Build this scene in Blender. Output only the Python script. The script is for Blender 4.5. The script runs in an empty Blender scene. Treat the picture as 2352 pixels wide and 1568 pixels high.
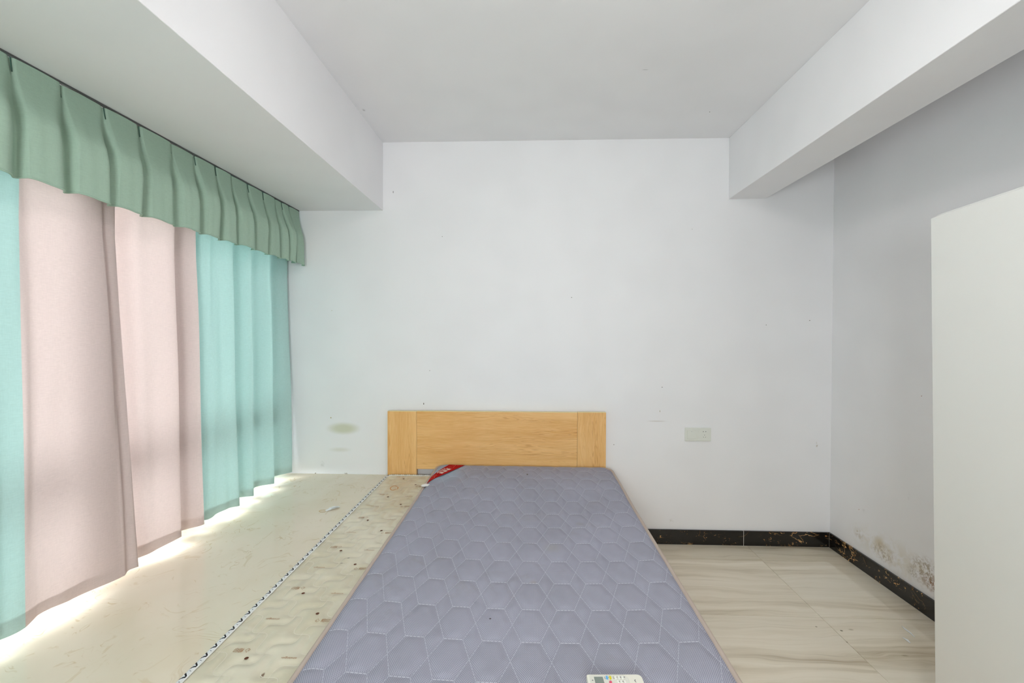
import bpy, bmesh, math, random
import numpy as np
from mathutils import Vector

random.seed(7)
rng = np.random.default_rng(7)
SC = bpy.context.scene
COL = SC.collection

# ------------------------------------------------------------------ camera
YAW, PITCH, ROLL = 0.0364, -0.01352, 0.00243
cam_d = bpy.data.cameras.new('camera')
cam_d.sensor_width = 36.0
cam_d.lens = 16.0
cam_d.clip_start = 0.02
cam = bpy.data.objects.new('camera', cam_d)
COL.objects.link(cam)
cam.location = (0.0, -3.04, 1.380)
_f = Vector((-math.sin(YAW) * math.cos(PITCH), math.cos(YAW) * math.cos(PITCH), math.sin(PITCH)))
_q = _f.to_track_quat('-Z', 'Y')
cam.rotation_mode = 'QUATERNION'
from mathutils import Quaternion
cam.rotation_quaternion = _q @ Quaternion((0, 0, 1), ROLL)
SC.camera = cam

# ------------------------------------------------------------------ sky, exposure
world = bpy.data.worlds.new('overcast_sky')
SC.world = world
world.use_nodes = True
wn = world.node_tree.nodes
wn['Background'].inputs['Color'].default_value = (0.96, 0.96, 1.0, 1)
wn['Background'].inputs['Strength'].default_value = 42.0
LAMP = 23.0

vs = SC.view_settings
vs.view_transform = 'Standard'
vs.look = 'None'
vs.gamma = 1.0
vs.use_curve_mapping = False
vs.exposure = -0.15
SC.cycles.max_bounces = 7
SC.cycles.diffuse_bounces = 5
SC.cycles.use_light_tree = False
SC.cycles.adaptive_threshold = 0.06
SC.cycles.transparent_max_bounces = 12
SC.cycles.sample_clamp_indirect = 8.0
SC.cycles.caustics_reflective = False
SC.cycles.caustics_refractive = False

# daylight portal in the window opening (guides sampling of the sky, gives no light of its own)
pd = bpy.data.lights.new('window_portal', 'AREA')
pd.shape = 'RECTANGLE'
pd.size = 3.3
pd.size_y = 1.8
pd.cycles.is_portal = True
po = bpy.data.objects.new('window_portal', pd)
COL.objects.link(po)
po.location = (-1.80, -1.75, 1.33)
po.rotation_euler = Vector((1, 0, 0)).to_track_quat('-Z', 'Y').to_euler()

pd2 = pd.copy()  # portal for the added fill-light window
pd2.size = 0.86
pd2.size_y = 0.80
po2 = bpy.data.objects.new('window_portal', pd2)
COL.objects.link(po2)
po2.location = (-0.10, -4.42, 1.45)
po2.rotation_euler = Vector((0, 1, 0)).to_track_quat('-Z', 'Y').to_euler()

# ------------------------------------------------------------------ helpers
def link(o, parent=None):
    COL.objects.link(o)
    if parent is not None:
        o.parent = parent
    return o

def tag(o, label=None, cat=None, group=None, kind=None):
    if label: o['label'] = label
    if cat: o['category'] = cat
    if group: o['group'] = group
    if kind: o['kind'] = kind
    return o

def thing(name, loc, label, cat, group=None):
    o = bpy.data.objects.new(name, None)
    o.empty_display_size = 0.1
    o.location = loc
    COL.objects.link(o)
    return tag(o, label, cat, group)

def off(parent):
    v = Vector((0, 0, 0))
    p = parent
    while p is not None:
        v += Vector(p.location)
        p = p.parent
    return v

def mesh(name, verts, faces, mat, parent=None, smooth=False, uvs=None, local=False):
    """verts in world coordinates unless local"""
    v = np.asarray(verts, dtype=float)
    if parent is not None and not local:
        v = v - np.array(off(parent))
    me = bpy.data.meshes.new(name)
    me.from_pydata(v.tolist(), [], faces if isinstance(faces, list) else faces.tolist())
    if mat is not None:
        me.materials.append(mat)
    if smooth:
        me.polygons.foreach_set('use_smooth', [True] * len(me.polygons))
    if uvs is not None:
        ul = me.uv_layers.new(name='UVMap')
        li = np.zeros(len(me.loops), dtype=np.int32)
        me.loops.foreach_get('vertex_index', li)
        ul.data.foreach_set('uv', np.asarray(uvs, dtype=np.float32)[li].ravel())
    me.update()
    o = bpy.data.objects.new(name, me)
    return link(o, parent)

def from_bm(name, bm, mat, parent=None, local=False, smooth=False):
    if parent is not None and not local:
        bmesh.ops.translate(bm, verts=bm.verts, vec=-off(parent))
    me = bpy.data.meshes.new(name)
    bm.normal_update()
    bm.to_mesh(me)
    bm.free()
    if mat is not None:
        me.materials.append(mat)
    if smooth:
        me.polygons.foreach_set('use_smooth', [True] * len(me.polygons))
    o = bpy.data.objects.new(name, me)
    return link(o, parent)

def box_bm(x0, x1, y0, y1, z0, z1, bev=0.0, seg=2, bm=None):
    b = bmesh.new()
    bmesh.ops.create_cube(b, size=1.0)
    for v in b.verts:
        v.co = Vector(((x0 + x1) / 2 + v.co.x * (x1 - x0), (y0 + y1) / 2 + v.co.y * (y1 - y0), (z0 + z1) / 2 + v.co.z * (z1 - z0)))
    if bev > 0:
        bmesh.ops.bevel(b, geom=b.edges[:], offset=bev, segments=seg, affect='EDGES', profile=0.5)
    if bm is not None:
        me = bpy.data.meshes.new('tmp')
        b.to_mesh(me); b.free()
        bm.from_mesh(me)
        bpy.data.meshes.remove(me)
        return bm
    return b

def box(name, x0, x1, y0, y1, z0, z1, mat, parent=None, bev=0.0, seg=2, local=False):
    return from_bm(name, box_bm(x0, x1, y0, y1, z0, z1, bev, seg), mat, parent, local)

def grid_faces(nu, nv, closed_u=False):
    """index = i*nv + j"""
    F = []
    for i in range(nu if closed_u else nu - 1):
        i2 = (i + 1) % nu
        for j in range(nv - 1):
            F.append((i * nv + j, i2 * nv + j, i2 * nv + j + 1, i * nv + j + 1))
    return F

def tube(name, pts, r, mat, parent=None, closed=False, seg=8, local=False, ry=None, vmap=None):
    P = np.asarray(pts, float)
    n = len(P)
    V = []; UV = []
    if closed:
        T = np.roll(P, -1, 0) - np.roll(P, 1, 0)
    else:
        T = np.gradient(P, axis=0)
    T /= np.linalg.norm(T, axis=1)[:, None] + 1e-12
    L = np.concatenate([[0], np.cumsum(np.linalg.norm(np.diff(P, axis=0), axis=1))])
    up = np.array([0, 0, 1.0])
    for i in range(n):
        t = T[i]
        u_ = up if abs(t[2]) < 0.95 else np.array([1.0, 0, 0])
        s = np.cross(t, u_); s /= np.linalg.norm(s)
        w = np.cross(s, t)
        for k in range(seg):
            a = 2 * math.pi * k / seg
            V.append(P[i] + s * math.cos(a) * r + w * math.sin(a) * (ry or r))
            UV.append((L[i], k / seg))
    F = []
    for i in range(n if closed else n - 1):
        i2 = (i + 1) % n
        for k in range(seg):
            k2 = (k + 1) % seg
            F.append((i * seg + k, i2 * seg + k, i2 * seg + k2, i * seg + k2))
    if not closed:
        F.append(tuple(range(seg))[::-1]); F.append(tuple((n - 1) * seg + k for k in range(seg)))
    return mesh(name, V, F, mat, parent, smooth=True, uvs=UV, local=local)

def cyl_bm(x, y, z0, z1, r, seg=20, r2=None, bm=None):
    b = bm or bmesh.new()
    r2 = r if r2 is None else r2
    lo = [b.verts.new((x + r * math.cos(2 * math.pi * k / seg), y + r * math.sin(2 * math.pi * k / seg), z0)) for k in range(seg)]
    hi = [b.verts.new((x + r2 * math.cos(2 * math.pi * k / seg), y + r2 * math.sin(2 * math.pi * k / seg), z1)) for k in range(seg)]
    b.faces.new(lo[::-1]); b.faces.new(hi)
    for k in range(seg):
        b.faces.new((lo[k], lo[(k + 1) % seg], hi[(k + 1) % seg], hi[k]))
    return b

# ------------------------------------------------------------------ node helpers
class NT:
    def __init__(self, name):
        self.m = bpy.data.materials.new(name)
        self.m.use_nodes = True
        self.t = self.m.node_tree
        self.b = self.t.nodes['Principled BSDF']
        self.out = self.t.nodes['Material Output']
    def n(self, typ, **kw):
        nd = self.t.nodes.new(typ)
        for k, v in kw.items():
            setattr(nd, k, v)
        return nd
    def l(self, a, b):
        self.t.links.new(a, b)
    def val(self, sock, v):
        if hasattr(v, 'is_output') or isinstance(v, bpy.types.NodeSocket):
            self.l(v, sock)
        else:
            if isinstance(v, (tuple, list)) and len(v) == 3 and sock.type == 'RGBA':
                v = (*v, 1)
            sock.default_value = v
    def math(self, op, a, b=None, c=None, clamp=False):
        nd = self.n('ShaderNodeMath', operation=op)
        nd.use_clamp = clamp
        self.val(nd.inputs[0], a)
        if b is not None: self.val(nd.inputs[1], b)
        if c is not None: self.val(nd.inputs[2], c)
        return nd.outputs[0]
    def vmath(self, op, a, b=None):
        nd = self.n('ShaderNodeVectorMath', operation=op)
        self.val(nd.inputs[0], a)
        if b is not None: self.val(nd.inputs[1], b)
        return nd.outputs['Value' if op in ('LENGTH', 'DOT_PRODUCT', 'DISTANCE') else 'Vector']
    def pos(self):
        return self.n('ShaderNodeNewGeometry').outputs['Position']
    def obj(self):
        return self.n('ShaderNodeTexCoord').outputs['Object']
    def uv(self):
        return self.n('ShaderNodeTexCoord').outputs['UV']
    def mapping(self, vec, scale=(1, 1, 1), loc=(0, 0, 0), rot=(0, 0, 0)):
        nd = self.n('ShaderNodeMapping')
        self.l(vec, nd.inputs['Vector'])
        nd.inputs['Scale'].default_value = scale
        nd.inputs['Location'].default_value = loc
        nd.inputs['Rotation'].default_value = rot
        return nd.outputs[0]
    def noise(self, vec, scale=5.0, detail=4.0, rough=0.5, dist=0.0):
        nd = self.n('ShaderNodeTexNoise')
        self.l(vec, nd.inputs['Vector'])
        nd.inputs['Scale'].default_value = scale
        nd.inputs['Detail'].default_value = detail
        nd.inputs['Roughness'].default_value = rough
        nd.inputs['Distortion'].default_value = dist
        return nd.outputs['Fac']
    def ramp(self, fac, stops, interp='LINEAR'):
        nd = self.n('ShaderNodeValToRGB')
        nd.color_ramp.interpolation = interp
        e = nd.color_ramp.elements
        while len(e) < len(stops): e.new(0.5)
        for el, (p, c) in zip(e, stops):
            el.position = p
            el.color = (*c, 1) if len(c) == 3 else c
        self.l(fac, nd.inputs[0])
        return nd.outputs[0]
    def fmap(self, v, a, b, c=0.0, d=1.0, smooth=True):
        nd = self.n('ShaderNodeMapRange')
        nd.interpolation_type = 'SMOOTHSTEP' if smooth else 'LINEAR'
        nd.clamp = True
        self.val(nd.inputs['Value'], v)
        nd.inputs['From Min'].default_value = a; nd.inputs['From Max'].default_value = b
        nd.inputs['To Min'].default_value = c; nd.inputs['To Max'].default_value = d
        return nd.outputs['Result']
    def mix(self, fac, a, b):
        nd = self.n('ShaderNodeMix', data_type='RGBA')
        self.val(nd.inputs['Factor'], fac)
        self.val(nd.inputs['A'] if False else nd.inputs[6], a)
        self.val(nd.inputs[7], b)
        return nd.outputs[2]
    def bump(self, height, strength=0.2, dist=0.002):
        nd = self.n('ShaderNodeBump')
        nd.inputs['Strength'].default_value = strength
        nd.inputs['Distance'].default_value = dist
        self.l(height, nd.inputs['Height'])
        self.l(nd.outputs[0], self.b.inputs['Normal'])
    def set(self, color=None, rough=None, metal=None, spec=None):
        if color is not None: self.val(self.b.inputs['Base Color'], color)
        if rough is not None: self.val(self.b.inputs['Roughness'], rough)
        if metal is not None: self.val(self.b.inputs['Metallic'], metal)
        if spec is not None: self.val(self.b.inputs['Specular IOR Level'], spec)
        return self

def srgb(r, g, b):
    f = lambda c: (c / 255 / 12.92) if c / 255 <= 0.04045 else ((c / 255 + 0.055) / 1.055) ** 2.4
    return (f(r), f(g), f(b))

def plain(name, color, rough=0.5, metal=0.0, spec=0.5, var=0.0, scale=40.0):
    m = NT(name)
    if var > 0:
        n = m.noise(m.obj(), scale, 3)
        c = m.mix(n, tuple(max(0, x * (1 - var)) for x in color), tuple(min(1, x * (1 + var)) for x in color))
        m.set(c, rough, metal, spec)
    else:
        n = m.noise(m.obj(), scale, 2)
        m.set(color, m.fmap(n, 0.3, 0.7, max(0, rough - 0.04), min(1, rough + 0.04)), metal, spec)
    return m.m

def spots(m, col, items, axes):
    """stains: (c0, c1, r0, r1, colour, strength, noisescale or 0, edge)"""
    P = m.pos()
    for (c0, c1, r0, r1, colr, st, ns, edge) in items:
        sc = [0.0, 0.0, 0.0]; lo = [0.0, 0.0, 0.0]
        sc[axes[0]] = 1 / r0; sc[axes[1]] = 1 / r1
        lo[axes[0]] = -c0 / r0; lo[axes[1]] = -c1 / r1
        v = m.mapping(P, scale=tuple(sc), loc=tuple(lo))
        d = m.vmath('LENGTH', v)
        f = m.fmap(d, edge, 1.0, st, 0.0)
        if ns:
            nz = m.noise(P, ns, 5, 0.65, 0.6)
            f = m.math('MULTIPLY', f, m.fmap(nz, 0.42, 0.62))
        col = m.mix(f, col, colr)
    return col

# ------------------------------------------------------------------ materials
SPECKS = []
def wall_mat(name, items=(), axes=(0, 2), base=(0.868, 0.862, 0.874)):
    m = NT(name)
    P = m.pos()
    n1 = m.noise(P, 3.0, 1, 0.5)
    c = m.mix(m.fmap(n1, 0.35, 0.7), base, tuple(x * 0.975 for x in base))
    SPECKS.extend((name, it) for it in items if it[2] < 0.02 and it[6] == 0)
    c = spots(m, c, [it for it in items if not (it[2] < 0.02 and it[6] == 0)], axes)
    m.set(c, 0.62, spec=0.25)
    return m.m

DK = (0.16, 0.14, 0.12); TAN = (0.45, 0.40, 0.24); GY = (0.42, 0.42, 0.42)
back_items = [
    (-0.912, 2.34, .005, .018, DK, .7, 0, .5), (-0.58, 2.041, .005, .005, DK, .6, 0, .5), (0.285, 1.632, .006, .006, DK, .7, 0, .5),
    (0.884, 1.039, .007, .006, DK, .8, 0, .5), (1.555, 1.452, .005, .005, DK, .8, 0, .5), (1.833, 1.481, .006, .006, DK, .9, 0, .5),
    (0.569, 0.655, .006, .005, DK, .8, 0, .5), (-0.706, 0.917, .006, .014, DK, .55, 0, .4), (-0.665, 1.141, .005, .005, DK, .5, 0, .5),
    (-1.333, 1.545, .005, .005, TAN, .8, 0, .5), (-1.342, 0.817, .008, .007, (0.35, 0.30, 0.12), .8, 0, .5),
    (1.887, 0.672, .009, .024, (0.35, 0.26, 0.14), .7, 60, .3), (0.85, 0.814, .085, .006, (0.5, 0.45, 0.38), .4, 0, .2),
    (-1.255, 0.745, .135, .050, (0.58, 0.58, 0.40), .75, 0, .3), (-1.28, 0.60, .10, .022, (0.60, 0.58, 0.45), .35, 0, .1),
    (1.072, 2.08, .005, .005, GY, .6, 0, .5), (0.87, 0.88, .004, .012, TAN, .4, 0, .5), (-1.40, 0.50, .02, .03, GY, .35, 70, .2),
    (-1.24, 0.437, .018, .010, (0.3, 0.27, 0.2), .8, 50, .3), (-1.45, 0.437, .012, .006, (0.3, 0.27, 0.2), .7, 0, .3),
    (0.95, 0.15, .02, .025, (0.4, 0.36, 0.28), .4, 60, .2),
]
M_back = wall_mat('wall_paint_back', back_items, (0, 2))
mould = (0.30, 0.22, 0.13)
right_items = [
    (-0.26, 0.20, .055, .050, (0.42, 0.34, 0.20), .55, 45, .1), (-0.42, 0.215, .05, .05, (0.50, 0.38, 0.16), .55, 0, .0),
    (-0.45, 0.175, .12, .065, mould, .75, 55, .1), (-0.72, 0.205, .13, .10, mould, .85, 50, .15), (-0.76, 0.17, .08, .055, (0.30, 0.15, 0.06), .9, 70, .2),
    (-0.64, 0.17, .05, .04, (0.25, 0.24, 0.22), .6, 80, .1), (-0.50, 0.19, .40, .13, (0.62, 0.54, 0.36), .35, 14, .1),
    (-0.614, 0.548, .012, .03, GY, .4, 40, .2), (-0.259, 0.344, .008, .006, (0.5, 0.3, 0.2), .6, 0, .5), (-0.681, 1.08, .006, .005, (0.4, 0.25, 0.2), .8, 0, .5),
    (-0.30, 0.35, .02, .02, GY, .25, 40, .2),
]
M_right = wall_mat('wall_paint_right', right_items, (1, 2))
M_wall = wall_mat('wall_paint')
ceil_items = [(-0.95, -0.438, .012, .018, DK, .6, 50, .3), (1.041, -0.355, .006, .008, DK, .6, 0, .4), (0.563, -0.788, .02, .005, GY, .4, 0, .4)]
M_ceil = wall_mat('ceiling_paint', ceil_items, (0, 1), base=(0.872, 0.866, 0.878))
M_beam = wall_mat('beam_paint', base=(0.872, 0.866, 0.878))

def floor_tile_mat():
    m = NT('veined_floor_tile')
    P = m.pos()
    r = m.n('ShaderNodeObjectInfo').outputs['Random']
    sh = m.n('ShaderNodeCombineXYZ')
    m.l(m.math('MULTIPLY', r, 7.0), sh.inputs[0]); m.l(m.math('MULTIPLY', r, 3.0), sh.inputs[1])
    Q = m.vmath('ADD', P, sh.outputs[0])
    wob = m.noise(m.mapping(Q, (1.6, 5.0, 1)), 1.0, 3, 0.5)
    sy = m.n('ShaderNodeCombineXYZ')
    m.l(m.math('MULTIPLY', wob, 0.16), sy.inputs[1])
    Q2 = m.vmath('ADD', Q, sy.outputs[0])
    a = m.noise(m.mapping(Q2, (0.55, 15.0, 1)), 1.0, 5, 0.6, 0.2)
    b = m.noise(m.mapping(Q2, (1.3, 60.0, 1)), 1.0, 4, 0.6)
    c = m.noise(m.mapping(Q, (0.9, 3.0, 1)), 1.0, 2, 0.5)
    base = m.ramp(a, [(0.30, srgb(184, 168, 142)), (0.40, srgb(213, 201, 177)), (0.5, srgb(226, 215, 193)), (0.60, srgb(232, 222, 202)), (0.72, srgb(219, 207, 183))])
    col = m.mix(m.fmap(b, 0.40, 0.30, 0.0, 0.35), base, srgb(172, 158, 132))
    col = m.mix(m.fmap(c, 0.45, 0.7, 0, 0.35), col, srgb(228, 222, 205))
    col = spots(m, col, [(1.47, -0.87, .008, .006, (0.12, 0.11, 0.05), .9, 0, .5), (1.37, -0.845, .006, .005, (0.2, 0.17, 0.1), .8, 0, .5),
                         (1.52, -0.86, .016, .008, (0.35, 0.3, 0.18), .6, 0, .3), (1.44, -0.95, .005, .005, (0.2, 0.17, 0.1), .7, 0, .5), (1.63, -1.03, .02, .006, (0.3, 0.26, 0.16), .7, 0, .3)], (0, 1))
    m.set(col, 0.045, spec=0.75)
    return m.m
M_tile = floor_tile_mat()
M_grout = plain('floor_grout', srgb(150, 140, 120), 0.9, var=0.1)

def marble_mat():
    m = NT('cream_marble')
    P = m.pos()
    w = m.noise(m.mapping(P, (2.2, 1.6, 1)), 1.0, 3, 0.5)
    w2 = m.noise(m.mapping(P, (3.1, 2.3, 1), (5, 2, 0)), 1.0, 3, 0.5)
    cx = m.n('ShaderNodeCombineXYZ')
    m.l(m.math('MULTIPLY', w, 0.9), cx.inputs[0]); m.l(m.math('MULTIPLY', w2, 0.9), cx.inputs[1])
    Q = m.vmath('ADD', P, cx.outputs[0])
    a = m.noise(m.mapping(Q, (7.5, 14.0, 1), rot=(0, 0, 0.5)), 1.0, 2, 0.55, 0.5)
    ridge = m.math('ABSOLUTE', m.math('SUBTRACT', a, 0.5))
    vein = m.fmap(ridge, 0.0, 0.018, 1.0, 0.0)
    msk = m.fmap(m.noise(m.mapping(P, (8, 8, 1), (3, 1, 0)), 1.0, 3, 0.6), 0.49, 0.62)
    vein = m.math('MULTIPLY', vein, msk)
    blot = m.fmap(m.noise(m.mapping(Q, (16, 28, 1), rot=(0, 0, 0.6)), 1.0, 3, 0.55, 0.6), 0.60, 0.70)
    base = m.mix(m.fmap(w2, 0.3, 0.7), srgb(222, 209, 184), srgb(229, 218, 198))
    col = m.mix(m.math('MULTIPLY', vein, 0.5), base, srgb(190, 160, 105))
    col = m.mix(m.math('MULTIPLY', blot, 0.30), col, srgb(196, 170, 118))
    m.set(col, 0.07, spec=0.55)
    return m.m
M_marble = marble_mat()

def skirting_mat():
    m = NT('black_gold_marble')
    P = m.pos()
    a = m.noise(m.mapping(P, (5.5, 5.5, 9), (0.3, 0.1, 0)), 1.0, 4, 0.6, 0.7)
    ridge = m.math('ABSOLUTE', m.math('SUBTRACT', a, 0.5))
    big = m.math('MULTIPLY', m.fmap(ridge, 0.0, 0.012, 1.0, 0.0), m.fmap(m.noise(m.mapping(P, (3, 3, 3), (1, 4, 2)), 1.0, 2), 0.47, 0.55))
    b = m.noise(m.mapping(P, (38, 38, 55)), 1.0, 4, 0.7, 1.0)
    fl = m.math('MULTIPLY', m.fmap(b, 0.61, 0.66), m.fmap(m.noise(m.mapping(P, (6, 6, 12), (2, 7, 0)), 1.0, 3), 0.46, 0.56))
    gold = m.mix(m.noise(P, 30, 2), srgb(215, 140, 50), srgb(235, 205, 150))
    col = m.mix(m.math('MAXIMUM', big, fl), srgb(26, 24, 22), gold)
    m.set(col, 0.12, spec=0.5)
    return m.m
M_skirt = skirting_mat()
M_white_grout = plain('white_grout', srgb(215, 212, 205), 0.8)

def wood_mat(name, vertical):
    m = NT(name)
    P = m.obj()
    s = (1, 1, 1)
    if vertical:
        Q = m.mapping(P, (1, 1, 1), rot=(0, math.radians(90), 0))
    else:
        Q = P
    # Q.x = along grain, Q.z = across
    wob = m.noise(m.mapping(Q, (2.2, 2.2, 7.0)), 1.0, 3, 0.5)
    cc = m.n('ShaderNodeCombineXYZ')
    m.l(m.math('MULTIPLY', m.math('SUBTRACT', wob, 0.5), 0.06), cc.inputs[2])
    Q2 = m.vmath('ADD', Q, cc.outputs[0])
    cath = m.noise(m.mapping(Q2, (1.1, 1.0, 16.0)), 1.0, 3, 0.5, 0.3)
    bands = m.math('SINE', m.math('MULTIPLY', cath, 130.0))
    fine = m.noise(m.mapping(Q2, (7.0, 7.0, 240.0)), 1.0, 4, 0.65)
    broad = m.noise(m.mapping(Q, (0.7, 1, 9.0), (4, 0, 0)), 1.0, 3, 0.5)
    base = m.mix(m.fmap(broad, 0.35, 0.68), srgb(222, 166, 94), srgb(240, 192, 126))
    mk = m.fmap(m.noise(m.mapping(Q, (1.6, 1, 10.0), (9, 0, 3)), 1.0, 2), 0.48, 0.62)
    lines = m.math('MULTIPLY', m.fmap(bands, 0.2, 1.0), m.math('ADD', m.math('MULTIPLY', mk, 0.42), 0.10))
    col = m.mix(lines, base, srgb(194, 130, 62))
    col = m.mix(m.fmap(fine, 0.42, 0.66, 0.0, 0.5), col, srgb(246, 206, 148))
    m.set(col, 0.42, spec=0.4)
    return m.m
M_wood_h = wood_mat('oak_laminate_across', False)
M_wood_v = wood_mat('oak_laminate_upright', True)
M_band = plain('pale_edge_band', srgb(226, 208, 160), 0.45, var=0.04)

def cloth_mat(name, refl, trans, weave=0.05):
    m = NT(name)
    P = m.pos()
    n = m.noise(m.mapping(P, (60, 60, 900)), 1.0, 3, 0.6)
    n2 = m.noise(m.mapping(P, (500, 500, 40)), 1.0, 2, 0.5)
    k = m.math('ADD', m.fmap(n, 0.3, 0.7, 1 - weave, 1 + weave), m.fmap(n2, 0.3, 0.7, -weave * .4, weave * .4))
    a = m.vmath('MULTIPLY', refl, k) if False else None
    def scaled(c):
        nd = m.n('ShaderNodeVectorMath', operation='SCALE')
        nd.inputs[0].default_value = c
        m.l(k, nd.inputs['Scale'])
        return nd.outputs['Vector']
    d = m.n('ShaderNodeBsdfDiffuse'); t = m.n('ShaderNodeBsdfTranslucent'); ad = m.n('ShaderNodeAddShader')
    m.l(scaled(refl), d.inputs['Color']); m.l(scaled(trans), t.inputs['Color'])
    m.l(d.outputs[0], ad.inputs[0]); m.l(t.outputs[0], ad.inputs[1])
    m.l(ad.outputs[0], m.out.inputs['Surface'])
    m.t.nodes.remove(m.b)
    return m
M_pink = cloth_mat('pink_curtain_cloth', (0.54, 0.45, 0.43), (0.0325, 0.0262, 0.0246)).m
M_mint = cloth_mat('mint_curtain_cloth', (0.39, 0.53, 0.505), (0.0155, 0.0255, 0.0239)).m
M_sage = cloth_mat('sage_valance_cloth', (0.37, 0.50, 0.40), (0.0023, 0.004, 0.003)).m

M_upvc = plain('white_window_frame', (0.75, 0.76, 0.77), 0.35)
def glass_mat():
    m = NT('window_glass')
    tr = m.n('ShaderNodeBsdfTransparent'); tr.inputs[0].default_value = (0.93, 0.96, 0.95, 1)
    gl = m.n('ShaderNodeBsdfGlossy'); gl.inputs['Roughness'].default_value = 0.02
    fr = m.n('ShaderNodeFresnel'); fr.inputs[0].default_value = 1.45
    mx = m.n('ShaderNodeMixShader')
    m.l(fr.outputs[0], mx.inputs[0]); m.l(tr.outputs[0], mx.inputs[1]); m.l(gl.outputs[0], mx.inputs[2])
    m.l(mx.outputs[0], m.out.inputs['Surface'])
    return m.m
M_glass = glass_mat()

# ------------------------------------------------------------------ the room
XL, XR = -1.86, 1.977          # inner faces
YF = -4.3                      # wall behind the camera
HC = 2.672                     # ceiling
ZS = 0.435                     # window sill platform
XS = -0.945                    # front edge of the platform
ZBL, ZBR = 2.2177, 2.2746      # undersides of the beams

floor = box('floor', XS - 0.1, XR + 0.15, YF - 0.15, 0.15, -0.12, -0.004, M_grout)
tag(floor, 'beige streaked polished tile floor beside the bed', 'floor', kind='structure')
TS = 0.80; g = 0.0009
xs = [XS] + [1.44 - TS * k for k in (2, 1, 0)] + [XR]
ys = [YF] + [-0.77 - TS * k for k in (4, 3, 2, 1, 0)] + [0.0]
for i in range(len(xs) - 1):
    for j in range(len(ys) - 1):
        if ys[j + 1] - ys[j] < 0.02: continue
        t = from_bm('floor_tile', box_bm(xs[i] + g, xs[i + 1] - g, ys[j] + g, ys[j + 1] - g, -0.012, 0.0, 0.0006, 1), M_tile, floor)

wb = box('wall_back', XL - 0.2, XR + 0.15, 0.0, 0.15, -0.12, HC + 0.15, M_back)
tag(wb, 'white painted wall behind the headboard', 'wall', kind='structure')
wr = box('wall_right', XR, XR + 0.15, YF - 0.15, 0.0, -0.12, HC + 0.15, M_right)
tag(wr, 'white painted right wall with brown mould stains above the skirting', 'wall', kind='structure')
W2 = (-0.53, 0.33, 1.05, 1.85)      # added fill-light window behind the camera: x0, x1, z0, z1
bm = box_bm(XL - 0.2, W2[0], YF - 0.15, YF, -0.12, HC + 0.15)
box_bm(W2[1], XR + 0.15, YF - 0.15, YF, -0.12, HC + 0.15, bm=bm)
box_bm(W2[0], W2[1], YF - 0.15, YF, -0.12, W2[2], bm=bm)
box_bm(W2[0], W2[1], YF - 0.15, YF, W2[3], HC + 0.15, bm=bm)
wf = from_bm('wall_front', bm, M_wall)
tag(wf, 'white painted wall opposite the headboard', 'wall', kind='structure')
bm = box_bm(XL - 0.2, XL + 0.06, YF, 0.0, -0.12, ZS - 0.02)
box_bm(XL - 0.2, XL + 0.06, YF, -3.45, ZS - 0.02, ZBL, bm=bm)
box_bm(XL - 0.2, XL + 0.06, -0.07, 0.0, ZS - 0.02, ZBL, bm=bm)
wl = from_bm('wall_left', bm, M_wall)
tag(wl, 'white painted window wall behind the curtains', 'wall', kind='structure')
ce = box('ceiling', XL - 0.2, XR + 0.15, YF - 0.15, 0.15, HC, HC + 0.15, M_ceil)
tag(ce, 'flat white painted ceiling between the two beams', 'ceiling', kind='structure')
b1 = box('ceiling_beam', XL - 0.2, -0.981, YF, 0.0, ZBL, HC, M_beam, bev=0.0015, seg=1)
tag(b1, 'wide white ceiling beam above the curtains', 'beam', kind='structure')
b2 = box('ceiling_beam', 1.306, 1.541, YF, 0.0, ZBR, HC, M_beam, bev=0.0015, seg=1)
tag(b2, 'narrow white ceiling beam near the right wall', 'beam', kind='structure')

# flecks of dirt stuck on the paint
_sm = {}
for nm, (c0, c1, r0, r1, colr, st, ns, ed) in SPECKS:
    if colr not in _sm: _sm[colr] = plain('dirt_fleck', colr, 0.8)
    pts = []
    for k in range(9):
        a = 2 * math.pi * k / 9; q = 0.36 + 0.26 * random.random()
        pts.append((c0 + r0 * q * math.cos(a), c1 + r1 * q * math.sin(a)))
    to3 = {'wall_paint_back': lambda u, v, d: (u, -d, v), 'wall_paint_right': lambda u, v, d: (XR - d, u, v), 'ceiling_paint': lambda u, v, d: (u, v, HC - d)}[nm]
    V = [to3(u, v, 0.0) for u, v in pts] + [to3(c0 + (u - c0) * .8, c1 + (v - c1) * .8, 0.0008) for u, v in pts]
    F = [tuple(range(9, 18)), tuple(range(9))[::-1]] + [(k, (k + 1) % 9, (k + 1) % 9 + 9, k + 9) for k in range(9)]
    mesh('dirt_fleck', V, F, _sm[colr], {'wall_paint_back': wb, 'wall_paint_right': wr, 'ceiling_paint': ce}[nm])

sill = box('window_sill', XL + 0.06, XS + 0.008, YF, 0.0, ZS - 0.022, ZS, M_marble, bev=0.003)
tag(sill, 'wide glossy cream marble window sill platform along the curtains', 'window sill', kind='structure')
box('riser', XL + 0.06, XS, YF, 0.0, 0.0, ZS - 0.022, M_wall, sill)

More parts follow.
